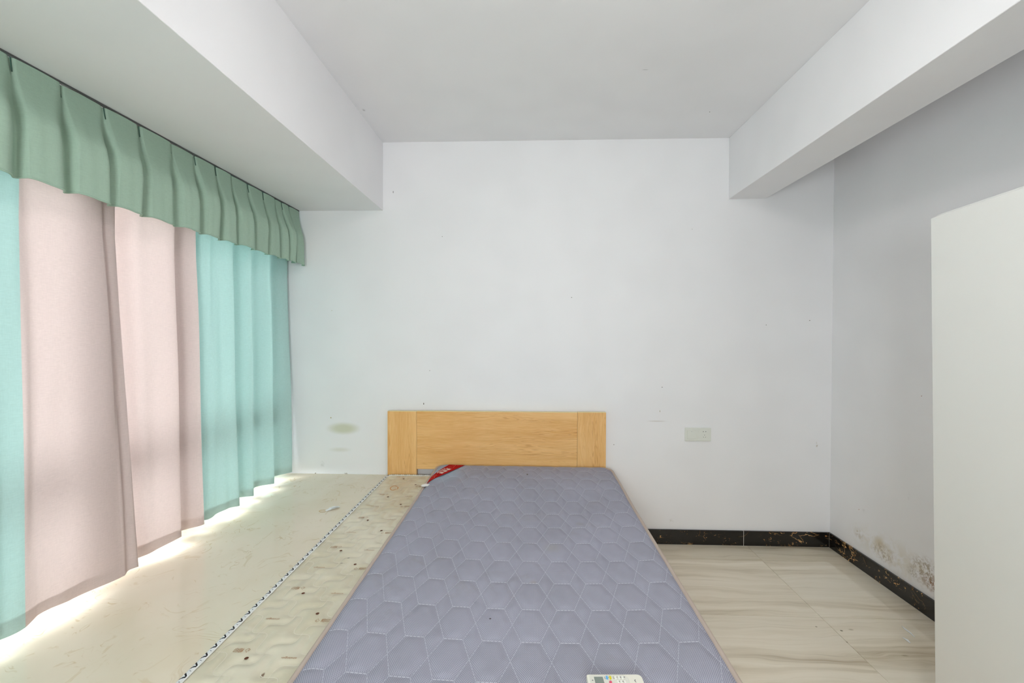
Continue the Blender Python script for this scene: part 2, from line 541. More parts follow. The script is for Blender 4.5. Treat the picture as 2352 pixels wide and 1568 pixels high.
# skirting: black marble pieces with white joints
sk = thing('baseboard_back', (0, 0, 0), 'black gold-veined marble skirting along the wall behind the bed', 'baseboard'); sk['kind'] = 'structure'
jx = [XS, -0.18, 0.617, 1.417, XR]
for a, b in zip(jx[:-1], jx[1:]):
    box('skirting_tile', a + 0.0012, b - 0.0012, -0.0125, -0.0003, 0.0008, 0.0975, M_skirt, sk, bev=0.0012, seg=1)
box('grout', XS, XR, -0.0113, -0.0002, 0.0004, 0.0968, M_white_grout, sk)
sk = thing('baseboard_right', (0, 0, 0), 'black gold-veined marble skirting along the right wall', 'baseboard'); sk['kind'] = 'structure'
jy = [-0.0135, -0.86, -1.66, -2.46, -3.26, YF]
for a, b in zip(jy[:-1], jy[1:]):
    box('skirting_tile', XR - 0.0125, XR - 0.0003, b + 0.0012, a - 0.0012, 0.0008, 0.0975, M_skirt, sk, bev=0.0012, seg=1)
box('grout', XR - 0.0113, XR - 0.0002, YF, -0.0126, 0.0004, 0.0968, M_white_grout, sk)

# window behind the curtains
XW = -1.755
win = thing('window_1', (XW, -1.76, ZS), 'white framed window behind the curtains', 'window'); win['kind'] = 'structure'
wy0, wy1 = -3.45, -0.07
box('frame_rail', XW - 0.03, XW + 0.03, wy0, wy1, ZS + 0.0005, ZS + 0.022, M_upvc, win, 0.003, 1)
box('frame_rail', XW - 0.03, XW + 0.03, wy0, wy1, ZBL - 0.05, ZBL - 0.0005, M_upvc, win, 0.003, 1)
box('frame_rail', XW - 0.03, XW + 0.035, wy0 + 0.05, wy1 - 0.05, 0.82, 0.91, M_upvc, win, 0.003, 1)
my = [wy0 + 0.025, wy0 + 0.85, wy0 + 1.69, wy0 + 2.53, wy1 - 0.025]
for y in my:
    box('mullion', XW - 0.028, XW + 0.028, y - 0.025, y + 0.025, ZS + 0.022, ZBL - 0.05, M_upvc, win, 0.003, 1)
for a, b in zip(my[:-1], my[1:]):
    box('pane', XW - 0.003, XW + 0.003, a + 0.025, b - 0.025, ZS + 0.022, 0.82, M_glass, win)
    box('pane', XW - 0.003, XW + 0.003, a + 0.025, b - 0.025, 0.91, ZBL - 0.05, M_glass, win)

fill_win = thing('fill_window', (-0.10, YF - 0.08, W2[2]), 'small white framed window added for fill light in the wall opposite the headboard', 'window'); fill_win['kind'] = 'structure'  # added opening, lets soft fill in from behind the camera
for a, b in ((W2[0], W2[0] + 0.04), (W2[1] - 0.04, W2[1]), (-0.12, -0.08)):
    box('mullion', a + 0.0005, b - 0.0005, YF - 0.10, YF - 0.05, W2[2] + 0.0005, W2[3] - 0.0005, M_upvc, fill_win, 0.003, 1)
for a, b in ((W2[2], W2[2] + 0.04), (W2[3] - 0.04, W2[3])):
    for c, d in ((W2[0] + 0.04, -0.12), (-0.08, W2[1] - 0.04)):
        box('frame_rail', c, d, YF - 0.098, YF - 0.052, a + 0.0005, b - 0.0005, M_upvc, fill_win, 0.003, 1)
for c, d in ((W2[0] + 0.04, -0.12), (-0.08, W2[1] - 0.04)):
    box('pane', c, d, YF - 0.078, YF - 0.072, W2[2] + 0.04, W2[3] - 0.04, M_glass, fill_win)

# ------------------------------------------------------------------ curtains
def knot_interp(K, u):
    """K rows (ytop, ybot, x, xbot); u in knot units -> smooth x, linear y"""
    i = min(int(u), len(K) - 2); f = u - i
    s = f * f * (3 - 2 * f)
    a, b = K[i], K[i + 1]
    y0 = a[0] + (b[0] - a[0]) * f; y1 = a[1] + (b[1] - a[1]) * f
    xa = a[2] + (b[2] - a[2]) * s; xb = a[3] + (b[3] - a[3]) * s
    return y0, y1, xa, xb

def curtain_pt(K, u, z, ztop=2.17, zbot=0.467):
    y0, y1, xa, xb = knot_interp(K, u)
    t = (1.75 - z) / (1.75 - zbot)
    tt = max(-0.3, min(1.0, t))
    wob = 0.004 * math.sin(u * 2.3 + z * 3.1) + 0.002 * math.sin(u * 5.1 - z * 6.0)
    return (xa + (xb - xa) * max(0, tt) + wob, y0 + (y1 - y0) * tt, z)

def curtain_panel(name, K, u0, u1, mat, parent, z0=0.467, z1=2.193, nz=40, per=10, dx=0.0, zjit=0.006):
    us = np.linspace(u0, u1, int(round((u1 - u0) * per)) + 1)
    zs = np.linspace(0, 1, nz)
    V = []
    for u in us:
        zb = z0 + zjit * math.sin(u * 1.9)
        for s in zs:
            z = zb + (z1 - zb) * s
            x, y, _ = curtain_pt(K, u, z)
            V.append((x + dx, y, z))
    return mesh(name, V, grid_faces(len(us), nz), mat, parent, smooth=True)

def kn(rows):
    return [(r[0], r[1], r[2], r[3] if len(r) > 3 else r[2]) for r in rows]

KR = kn([(-1.450, -1.480, -1.703, -1.655), (-1.346, -1.379, -1.698, -1.650), (-1.278, -1.313, -1.685, -1.637), (-1.168, -1.186, -1.633, -1.585), (-1.037, -1.062, -1.603, -1.550), (-1.009, -1.034, -1.678, -1.630), (-0.964, -0.994, -1.673, -1.625), (-0.897, -0.924, -1.606, -1.550), (-0.860, -0.887, -1.665, -1.617), (-0.818, -0.842, -1.634, -1.586), (-0.773, -0.801, -1.621, -1.580), (-0.708, -0.730, -1.628, -1.570), (-0.636, -0.665, -1.601, -1.545), (-0.605, -0.637, -1.678, -1.630), (-0.541, -0.588, -1.673, -1.625), (-0.465, -0.524, -1.603, -1.550), (-0.434, -0.494, -1.683, -1.635), (-0.352, -0.406, -1.675, -1.627), (-0.265, -0.321, -1.606, -1.550), (-0.232, -0.290, -1.683, -1.635), (-0.143, -0.203, -1.678, -1.630), (-0.050, -0.095, -1.613, -1.560), (-0.012, -0.022, -1.685, -1.635)])
rows = []
y = -3.30
while y < -1.93:
    rows += [(y, y, -1.61, -1.56), (y + 0.05, y + 0.05, -1.68, -1.63), (y + 0.13, y + 0.13, -1.65, -1.60)]
    y += 0.19
KL = kn(rows + [(-1.764, -1.794, -1.603, -1.555), (-1.733, -1.758, -1.633, -1.585), (-1.656, -1.684, -1.613, -1.565), (-1.605, -1.637, -1.633, -1.585), (-1.534, -1.551, -1.620, -1.572), (-1.392, -1.376, -1.593, -1.535), (-1.372, -1.352, -1.603, -1.542), (-1.336, -1.323, -1.600, -1.520)])
uL = len(rows) + 2        # seam
cl = thing('curtain', (-1.56, -2.3, 0.468), 'curtain of mint then pink cloth hanging nearest the camera', 'curtain', 'window curtains')
curtain_panel('mint_panel', KL, 0, uL, M_mint, cl)
curtain_panel('pink_panel', KL, uL, len(KL) - 1, M_pink, cl)
h1 = curtain_panel('mint_hem', KL, 0, uL, M_mint, cl, z1=0.510, nz=4, dx=-0.005)
h2 = curtain_panel('pink_hem', KL, uL, len(KL) - 1, M_pink, cl, z1=0.510, nz=4, dx=-0.005)
cr = thing('curtain', (-1.56, -0.8, 0.468), 'curtain of pink then mint cloth hanging in the corner by the headboard wall', 'curtain', 'window curtains')
curtain_panel('pink_panel', KR, 0, 7, M_pink, cr)
curtain_panel('mint_panel', KR, 7, len(KR) - 1, M_mint, cr)
curtain_panel('pink_hem', KR, 0, 7, M_pink, cr, z1=0.510, nz=4, dx=-0.005)
curtain_panel('mint_hem', KR, 7, len(KR) - 1, M_mint, cr, z1=0.510, nz=4, dx=-0.005)

# valance with pinch pleats
PL = [-3.30, -3.12, -2.96, -2.80, -2.63, -2.47, -2.31, -2.16, -2.01, -1.87, -1.724, -1.575, -1.422, -1.275, -1.111, -0.972, -0.833, -0.714, -0.570, -0.430, -0.306, -0.225, -0.144, -0.012]
GK = [(0.0, 0.66), (0.30, 0.86), (0.60, 1.0), (0.955, -0.15), (1.0, 0.66)]
def gwave(f):
    for (a, va), (b, vb) in zip(GK[:-1], GK[1:]):
        if f <= b:
            s = (f - a) / (b - a); s = s * s * (3 - 2 * s)
            return va + (vb - va) * s
    return GK[-1][1]
val = thing('valance', (-1.545, -1.6, 2.2), 'sage green pinch-pleated valance hung along the beam', 'valance')
VT, VB = 2.2080, 1.845
V = []; NZ = 26; cols = 0
VH = []
for i in range(len(PL) - 1):
    y0, y1 = PL[i], PL[i + 1]
    npt = 22
    amp_i = random.uniform(0.85, 1.15); sk_i = random.uniform(-0.05, 0.05)
    for k in range(npt):
        f = k / npt
        for j in range(NZ):
            t = j / (NZ - 1)
            a = 0.004 + 0.044 * min(1.0, max(0.0, (t - 0.10) / 0.38)) ** 1.2 * (1 - 0.12 * t)
            tc = min(1.0, t / 0.5); tc = tc * tc * (3 - 2 * tc)
            fc = 0.90 - (0.36 + sk_i) * tc
            fb = f / fc * 0.6 if f < fc else 0.6 + (f - fc) / (1 - fc) * 0.4
            gv = gwave(fb) * amp_i
            # pleat pinch: narrow groove at the top
            dpl = min(f, 1 - f) * (y1 - y0)
            pin = -0.010 * math.exp(-(dpl / 0.004) ** 2) * (1 if t < 0.5 else max(0, 1 - (t - 0.5) * 5))
            shift = 0.010 * t * math.sin(2 * math.pi * f + i)
            x = -1.553 + 0.030 * min(1.0, t * 1.6) + a * (gv * 0.9) + pin + 0.004 * math.sin(i * 2.1 + t * 4)
            z = VT + (VB - VT) * t + 0.004 * t * math.sin(2 * math.pi * f + 1.0) + (0.0025 * math.sin(f * math.pi) * (1 - t))
            V.append((x, y0 + (y1 - y0) * f + shift * 0.5, z))
        cols += 1
valm = mesh('pleated_cloth', V, grid_faces(cols, NZ), M_sage, val, smooth=True)
# bottom hem roll
tube('hem', [V[c * NZ + NZ - 1] for c in range(cols)], 0.0028, M_sage, val, seg=6)
# pleat stitches
M_stitch = plain('dark_green_thread', srgb(52, 88, 76), 0.8)
for i, y in enumerate(PL[1:-1]):
    c = (i + 1) * 22
    pts = [V[c * NZ + j] for j in range(0, 4)]
    tube('pleat_stitch', [(p[0] + 0.006, p[1], p[2]) for p in pts], 0.0016, M_stitch, val, seg=5)
M_track = plain('dark_curtain_track', srgb(70, 72, 70), 0.5)
trk = thing('curtain_track', (-1.56, -1.7, 2.21), 'thin dark curtain track under the wide beam', 'curtain track')
box('rail', -1.562, -1.548, -3.32, -0.012, 2.2115, ZBL - 0.0002, M_track, trk, 0.001, 1)
box('rail', -1.625, -1.600, -3.32, -0.03, 2.2118, ZBL - 0.0002, M_track, trk, 0.001, 1)

# ------------------------------------------------------------------ bed
bed = thing('bed', (-0.21, -1.05, 0.0), 'oak-laminate bed with a plain three-panel headboard against the back wall', 'bed')
HBX0, HBXA, HBXB, HBX1 = -0.937, -0.741, 0.321, 0.508
YH0, YH1 = -0.050, -0.018
hl = box('headboard_stile', HBX0, HBXA - 0.0012, YH0, YH1, 0.0, 0.872, M_wood_v, bed, 0.001, 1)
hp = box('headboard_panel', HBXA, HBXB, YH0 + 0.0005, YH1, 0.490, 0.8735, M_wood_h, bed, 0.001, 1)
hr = box('headboard_stile', HBXB + 0.0012, HBX1, YH0, YH1, 0.0, 0.875, M_wood_v, bed, 0.001, 1)
box('edge_band', HBX0 + 0.0005, HBXA - 0.0015, YH0 + 0.0008, YH1 - 0.0005, 0.872, 0.8745, M_band, hl)
box('edge_band', HBXA, HBXB, YH0 + 0.0013, YH1 - 0.0005, 0.8735, 0.876, M_band, hp)
box('edge_band', HBXB + 0.0015, HBX1 - 0.0005, YH0 + 0.0008, YH1 - 0.0005, 0.875, 0.8775, M_band, hr)
M_joint = plain('dark_panel_joint', srgb(120, 105, 85), 0.7)
box('joint_strip', HBXA - 0.0012, HBXA, YH0 + 0.004, YH1 - 0.002, 0.4905, 0.871, M_joint, bed)
box('joint_strip', HBXB, HBXB + 0.0012, YH0 + 0.004, YH1 - 0.002, 0.4905, 0.873, M_joint, bed)
box('side_rail', -0.935, -0.912, -2.06, YH0, 0.14, 0.385, M_wood_h, bed, 0.001, 1)
box('side_rail', 0.483, 0.506, -2.06, YH0, 0.14, 0.385, M_wood_h, bed, 0.001, 1)
box('footboard', -0.935, 0.506, -2.085, -2.06, 0.10, 0.385, M_wood_h, bed, 0.001, 1)
for x in (-0.905, 0.436):
    box('leg', x, x + 0.04, -2.055, -2.015, 0.0, 0.345, M_wood_v, bed, 0.002, 1)
for k in range(13):
    y = -0.12 - k * 0.155
    box('slat', -0.911, 0.482, y - 0.07, y, 0.335, 0.353, M_wood_h, bed, 0.001, 1)

# ------------------------------------------------------------------ mattress building blocks
def rounded(px, py, hx, hy, r):
    """map a point of the rectangle +-hx,+-hy so that the corners become round"""
    ax, ay = abs(px), abs(py)
    if ax > hx - r and ay > hy - r:
        u = (ax - (hx - r)) / r; v = (ay - (hy - r)) / r
        m = max(u, v); l = math.hypot(u, v)
        if l > 1e-9:
            u, v = u * m / l, v * m / l
        ax, ay = hx - r + u * r, hy - r + v * r
    return math.copysign(ax, px), math.copysign(ay, py)

def edge_dist(px, py, hx, hy, r):
    ax, ay = abs(px), abs(py)
    qx, qy = ax - (hx - r), ay - (hy - r)
    if qx > 0 and qy > 0:
        return r - math.hypot(qx, qy)
    return min(hx - ax, hy - ay)

def perimeter(hx, hy, r, step=0.012):
    P = []
    def arc(cx, cy, a0):
        for k in range(11):
            a = a0 + math.pi / 2 * k / 10
            P.append((cx + r * math.cos(a), cy + r * math.sin(a)))
    def seg(x0, y0, x1, y1):
        n = int(math.hypot(x1 - x0, y1 - y0) / step)
        for k in range(1, n):
            P.append((x0 + (x1 - x0) * k / n, y0 + (y1 - y0) * k / n))
    arc(hx - r, hy - r, 0); seg(hx - r, hy, -hx + r, hy)
    arc(-hx + r, hy - r, math.pi / 2); seg(-hx, hy - r, -hx, -hy + r)
    arc(-hx + r, -hy + r, math.pi); seg(-hx + r, -hy, hx - r, -hy)
    arc(hx - r, -hy + r, 1.5 * math.pi); seg(hx, -hy + r, hx, hy - r)
    return P

def mattress_mesh(name, cx, cy, hx, hy, r, zfun, zbot, res, mat, parent):
    nx = int(2 * hx / res) + 1; ny = int(2 * hy / res) + 1
    X = np.linspace(-hx, hx, nx); Y = np.linspace(-hy, hy, ny)
    V = []
    for x in X:
        for y in Y:
            a, b = rounded(x, y, hx, hy, r)
            V.append((cx + a, cy + b, zfun(cx + a, cy + b)))
    F = grid_faces(nx, ny)
    ring = [i * ny for i in range(nx)] + [(nx - 1) * ny + j for j in range(1, ny)] + [i * ny + ny - 1 for i in range(nx - 2, -1, -1)] + [j for j in range(ny - 2, 0, -1)]
    base = len(V)
    L = len(ring)
    for s, o in ((0.35, 0.004), (0.65, 0.004), (1.0, 0.0)):
        for k in ring:
            x, y, z = V[k]
            dx, dy = (x - cx), (y - cy)
            l = math.hypot(dx / hx, dy / hy) + 1e-9
            V.append((x + o * np.sign(dx) * (abs(dx) > hx - r), y + o * np.sign(dy) * (abs(dy) > hy - r), z + (zbot - z) * s))
    prev = ring
    for q in range(3):
        cur = [base + q * L + k for k in range(L)]
        for k in range(L):
            k2 = (k + 1) % L
            F.append((prev[k2], prev[k], cur[k], cur[k2]))
        prev = cur
    F.append(tuple(prev))
    return mesh(name, V, F, mat, parent, smooth=True)

# ---- lower, cream mattress -------------------------------------------------
CX, CY, CHX, CHY, CR = -0.225, -1.065, 0.700, 0.982, 0.035
LA, LB = np.array([0.0665, 0.0885]), np.array([0.0665, -0.0885])
LO = np.array([-0.831, -3.04 + 1.547])
Minv = np.linalg.inv(np.array([LA, LB]).T)
def lat(x, y):
    return Minv @ np.array([x - LO[0], y - LO[1]])
def cream_line_d(x, y):
    i, j = lat(x, y)
    a = i - 0.17 * math.sin(2 * math.pi * j); a -= round(a)
    b = j + 0.17 * math.sin(2 * math.pi * i); b -= round(b)
    return min(abs(a), abs(b)) * 0.105
def cream_z(x, y):
    e = edge_dist(x - CX, y - CY, CHX, CHY, CR)
    z = 0.4605
    z -= 0.012 * max(0.0, 1 - e / 0.022) ** 2
    if x < -0.45:
        d = cream_line_d(x, y)
        z += (0.0065 * (1 - math.exp(-(d / 0.014) ** 2)) - 0.006) * min(1, max(0, e / 0.03))
    else:
        z -= 0.0035
    z += 0.0012 * math.sin(x * 31 + 2 * math.sin(y * 9)) * math.sin(y * 23)
    return z
def cream_mat():
    m = NT('cream_quilted_fabric')
    P = m.pos()
    n = m.noise(P, 5.0, 4, 0.55)
    c = m.mix(m.fmap(n, 0.35, 0.65), srgb(205, 196, 171), srgb(219, 211, 190))
    y = m.fmap(m.n('ShaderNodeSeparateXYZ').outputs[1], -1.0, -0.2) if False else None
    sat = m.fmap(m.noise(m.mapping(P, (6, 18, 1)), 1.0, 4, 0.6, 0.6), 0.55, 0.72, 0, 0.30)
    c = m.mix(sat, c, srgb(232, 224, 208))
    c = spots(m, c, [(-0.75, -0.16, .10, .05, (0.50, 0.37, 0.16), .6, 9, .1), (-0.80, -0.30, .16, .28, (0.56, 0.42, 0.25), .55, 0, .0), (-0.70, -0.55, .2, .4, (0.58, 0.45, 0.28), .4, 0, .0),
                     (-0.86, -0.62, .03, .02, (0.5, 0.36, 0.14), .6, 0, .1), (-0.80, -1.02, .09, .012, (0.45, 0.36, 0.2), .5, 18, .1), (-0.835, -1.40, .02, .05, (0.42, 0.38, 0.30), .4, 0, .1),
                     (-0.74, -1.20, .006, .006, (0.08, 0.06, 0.05), .95, 0, .5), (-0.755, -1.235, .007, .006, (0.12, 0.06, 0.04), .95, 0, .5), (-0.72, -1.84, .006, .010, (0.16, 0.08, 0.04), .9, 0, .4)], (0, 1))
    m.set(c, 0.42, spec=0.35)
    m.b.inputs['Sheen Weight'].default_value = 0.15
    w = m.noise(m.mapping(P, (30, 260, 1)), 1.0, 3, 0.6)
    m.bump(w, 0.12, 0.001)
    return m.m
M_cream = cream_mat()
cm = thing('mattress', (CX, CY, 0.3535), 'thin cream quilted mattress with a black and white edge tape, partly under the grey one', 'mattress')
mattress_mesh('quilted_body', CX, CY, CHX, CHY, CR, cream_z, 0.3535, 0.0085, M_cream, cm)
def trim_mat():
    m = NT('black_and_white_edge_tape')
    sp = m.n('ShaderNodeSeparateXYZ'); m.l(m.uv(), sp.inputs[0])
    u, v = sp.outputs[0], sp.outputs[1]
    f = m.math('FRACT', m.math('DIVIDE', u, 0.040))
    tri = m.math('ABSOLUTE', m.math('SUBTRACT', f, 0.5))            # 0 at the middle
    edge = m.math('ABSOLUTE', m.math('SUBTRACT', m.math('MULTIPLY', tri, 0.75), m.math('SUBTRACT', 0.37, v)))
    k = m.fmap(edge, 0.050, 0.065, 1.0, 0.0, False)
    k = m.math('MULTIPLY', k, m.fmap(tri, 0.36, 0.37, 1.0, 0.0, False))
    dot = m.math('MULTIPLY', m.fmap(m.math('ABSOLUTE', m.math('SUBTRACT', tri, 0.5)), 0.03, 0.04, 1, 0, False), m.fmap(m.math('ABSOLUTE', m.math('SUBTRACT', v, 0.30)), 0.03, 0.04, 1, 0, False))
    c = m.mix(m.math('MAXIMUM', k, m.math('MULTIPLY', dot, 0.7)), srgb(224, 226, 226), srgb(22, 22, 26))
    m.set(c, 0.6, spec=0.3)
    return m.m
M_trim = trim_mat()
per = perimeter(CHX - 0.001, CHY - 0.001, CR)
tube('edge_tape', [(CX + a, CY + b, 0.4525) for a, b in per] + [(CX + per[0][0], CY + per[0][1], 0.4525)], 0.0095, M_trim, cm, closed=False, seg=12)
per = perimeter(CHX - 0.011, CHY - 0.011, CR)
tube('piping', [(CX + a, CY + b, 0.4600) for a, b in per], 0.0026, plain('white_piping', srgb(232, 232, 228), 0.6), cm, closed=True, seg=6)
tube('piping', [(CX + a, CY + b, 0.4435) for a, b in perimeter(CHX + 0.002, CHY + 0.002, CR)], 0.0028, plain('tan_piping', srgb(186, 160, 112), 0.7), cm, closed=True, seg=6)

# quilting thread of the cream mattress (shallow raised stitch lines)
def ribbon_set(name, lines, w, zf, lift, mat, parent, dash=None):
    V = []; F = []
    for L in lines:
        L = np.asarray(L, float)
        T = np.gradient(L, axis=0); T /= np.linalg.norm(T, axis=1)[:, None] + 1e-12
        N = np.stack([-T[:, 1], T[:, 0]], 1)
        b = len(V)
        for q, nn in zip(L, N):
            for s, dz in ((-1, -0.0006), (0, 0.0), (1, -0.0006)):
                x, y = q[0] + nn[0] * s * w / 2, q[1] + nn[1] * s * w / 2
                V.append((x, y, zf(q[0], q[1]) + lift + dz))
        for k in range(len(L) - 1):
            for c in range(2):
                a = b + k * 3 + c
                F.append((a, a + 3, a + 4, a + 1))
    o = mesh(name, V, F, mat, parent, smooth=True)
    o['kind'] = 'stuff'
    return o
lines = []
for fam in (0, 1):
    for k in range(-30, 31):
        cur = []
        for s in np.arange(-16, 16, 0.04):
            w = 0.17 * math.sin(2 * math.pi * s)
            ij = (k + w, s) if fam == 0 else (s, k - w)
            p = LO + ij[0] * LA + ij[1] * LB
            inside = -0.913 < p[0] < -0.56 and -2.03 < p[1] < -0.10
            if inside:
                cur.append(p)
            else:
                if len(cur) > 3: lines.append(cur)
                cur = []
        if len(cur) > 3: lines.append(cur)
M_cthread = plain('cream_stitch_thread', srgb(224, 216, 199), 0.6)
ribbon_set('quilting_thread', lines, 0.0020, cream_z, 0.0013, M_cthread, cm)

# printed words, dots and ring on the cream cloth
def text_mesh(body, w, h, name):
    cu = bpy.data.curves.new(name, 'FONT')
    cu.body = body
    cu.size = 1.0
    cu.align_x = 'CENTER'; cu.align_y = 'CENTER'
    cu.resolution_u = 2
    o = bpy.data.objects.new(name, cu)
    COL.objects.link(o)
    dg = bpy.context.evaluated_depsgraph_get()
    dg.update()
    me = bpy.data.meshes.new_from_object(o.evaluated_get(dg))
    bpy.data.objects.remove(o)
    n = len(me.vertices)
    co = np.zeros(n * 3); me.vertices.foreach_get('co', co); co = co.reshape(-1, 3)
    lo, hi = co.min(0), co.max(0)
    co[:, 0] = (co[:, 0] - (lo[0] + hi[0]) / 2) / max(1e-6, hi[0] - lo[0]) * w
    co[:, 1] = (co[:, 1] - (lo[1] + hi[1]) / 2) / max(1e-6, hi[1] - lo[1]) * h
    co[:, 2] = 0
    me.vertices.foreach_set('co', co.ravel())
    me.update()
    return me
M_print = plain('brown_print', srgb(158, 104, 52), 0.7)
M_dot = plain('dark_brown_print', srgb(96, 48, 20), 0.7)
tm = {'cjk': text_mesh('心 相印', 0.046, 0.018, 'printed_word'), 'lat': text_mesh('xinxiangyin', 0.044, 0.0105, 'printed_word')}
for k in tm: tm[k].materials.append(M_print)
dm = bpy.data.meshes.new('printed_dot')
b = bmesh.new(); bmesh.ops.create_circle(b, cap_ends=True, segments=14, radius=0.0058); b.to_mesh(dm); b.free(); dm.materials.append(M_dot)
def put(me, x, y, rz, name, s=1.0):
    o = bpy.data.objects.new(name, me)
    zz = max(cream_z(x + dx, y + dy) for dx in (-0.022, 0, 0.022) for dy in (-0.007, 0, 0.007))
    if 'dot' in name: zz = max(cream_z(x + dx, y + dy) for dx in (-0.006, 0, 0.006) for dy in (-0.006, 0, 0.006)) + 0.0004
    o.location = Vector((x, y, zz + 0.0006)) - off(cm)
    o.rotation_euler = (0, 0, rz)
    o.scale = (s, s, s)
    link(o, cm)
RP = 0.3255
for k in range(6):
    yk = -1.757 + RP * k
    put(tm['cjk'], -0.831, yk, math.pi, 'printed_word'); put(dm, -0.798, yk - 0.031, 0, 'printed_dot')
    put(tm['lat'], -0.824, yk + 0.149, math.pi, 'printed_word')
    put(tm['lat'], -0.678, yk - 0.024, math.pi, 'printed_word')
    if k < 5:
        put(tm['cjk'], -0.660, yk + 0.146, 0, 'printed_word'); put(dm, -0.692, yk + 0.179, 0, 'printed_dot')
ring = [(-0.806 + 0.021 * math.cos(a), -0.339 + 0.036 * math.sin(a)) for a in np.linspace(0, 2 * math.pi, 33)[:-1]]
tube('printed_ring', [(x, y, cream_z(x, y) + 0.0005) for x, y in ring], 0.0022, plain('orange_print', srgb(205, 130, 50), 0.7), cm, closed=True, seg=5, ry=0.0008)

# ---- upper, grey mattress --------------------------------------------------
GX, GHX = -0.028, 0.556
GY1, GY0 = -0.095, -2.055
GY, GHY, GR = (GY1 + GY0) / 2, (GY1 - GY0) / 2, 0.075
HXP, HYP = 0.111, 0.155
HX0, HY0 = 0.009, -1.755
def hex_d(x, y):
    """distance to the nearest quilting line"""
    u = (x - HX0) / HXP; v = (y - HY0) / HYP
    u -= round(u); v -= math.floor(v)
    ax = abs(u) * HXP
    vv = min(v, 1 - v) * HYP
    dh = math.hypot(max(0.0, ax - 0.0275), vv)
    # slanted edge from (0.0275,0) to (0.0555, HYP/2)
    ex, ey = 0.028, HYP / 2
    l = math.hypot(ex, ey)
    ds = abs((ax - 0.0275) * ey - vv * ex) / l
    return min(dh, ds)
def grey_base(x, y):
    e = edge_dist(x - GX, y - GY, GHX, GHY, GR)
    xx = x - 0.02
    z = 0.5085 + 0.075 * xx * xx
    hd = max(0.0, (y + 0.80) / 0.45)
    hb = min(1.0, hd); hb = hb * hb * (3 - 2 * hb)
    z += 0.030 * hb * (0.6 + 0.4 * math.cos(x * 4.0)) if hb > 0 else 0
    # soft drop at the rim
    k = max(0.0, 1 - e / 0.045)
    z -= 0.016 * k * k
    return z, e
def grey_z(x, y):
    z, e = grey_base(x, y)
    d = hex_d(x, y)
    z += (0.0050 * (1 - math.exp(-(d / 0.014) ** 2)) - 0.003) * min(1.0, max(0.0, e / 0.02))
    return z
def grey_mat():
    m = NT('grey_spacer_mesh_fabric')
    P = m.pos()
    sp = m.n('ShaderNodeSeparateXYZ'); m.l(P, sp.inputs[0])
    ax = m.math('MULTIPLY', sp.outputs[0], math.pi / 0.0052); ay = m.math('MULTIPLY', sp.outputs[1], math.pi / 0.0076)
    pr = m.math('MULTIPLY', m.math('SINE', m.math('ADD', ax, ay)), m.math('SINE', m.math('SUBTRACT', ax, ay)))
    hole = m.fmap(m.math('ABSOLUTE', pr), 0.25, 0.85)
    n = m.noise(P, 3.2, 5, 0.6)
    base = m.mix(m.fmap(n, 0.35, 0.7), srgb(170, 170, 183), srgb(162, 162, 173))
    st = m.fmap(m.noise(m.mapping(P, (1, 1, 1), (3.3, 1.2, 0)), 5.5, 5, 0.65, 0.4), 0.56, 0.75, 0, 0.35)
    base = m.mix(st, base, srgb(150, 146, 140))
    dark = m.mix(st, srgb(122, 120, 138), srgb(112, 109, 114))
    c = m.mix(m.math('MULTIPLY', hole, 0.8), base, dark)
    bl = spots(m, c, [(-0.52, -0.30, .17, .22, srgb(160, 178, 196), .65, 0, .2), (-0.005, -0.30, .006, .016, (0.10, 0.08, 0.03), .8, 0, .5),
                      (0.02, -1.44, .02, .014, (0.3, 0.26, 0.22), .4, 0, .1), (-0.115, -1.66, .004, .004, (0.05, 0.04, 0.03), .9, 0, .5), (0.24, -0.95, .03, .03, (0.3, 0.28, 0.24), .35, 0, .0),
                      (-0.02, -0.85, .16, .10, (0.34, 0.33, 0.32), .30, 12, .1), (0.1, -1.18, .05, .06, (0.36, 0.34, 0.30), .35, 0, .1)], (0, 1))
    m.set(bl, 0.82, spec=0.2)
    inv = m.math('SUBTRACT', 1.0, hole)
    m.bump(inv, 0.35, 0.0008)
    return m.m
M_grey = grey_mat()
gm = thing('mattress', (GX, GY, 0.4655), 'grey mesh mattress with white hexagon quilting and a red corner label', 'mattress')
mattress_mesh('quilted_body', GX, GY, GHX, GHY, GR, grey_z, 0.4665, 0.0062, M_grey, gm)
M_tanpipe = plain('taupe_piping', srgb(184, 168, 156), 0.7, var=0.04)
M_bluepipe = plain('pale_grey_piping', srgb(170, 174, 188), 0.7)
per = perimeter(GHX + 0.001, GHY + 0.001, GR)
tube('piping', [(GX + a, GY + b, grey_z(GX + a * 0.998, GY + b * 0.998) - 0.001) for a, b in per], 0.0085, M_tanpipe, gm, closed=True, seg=10)
per = perimeter(GHX + 0.004, GHY + 0.004, GR)
tube('piping', [(GX + a, GY + b, 0.4725) for a, b in per], 0.0055, M_bluepipe, gm, closed=True, seg=8)

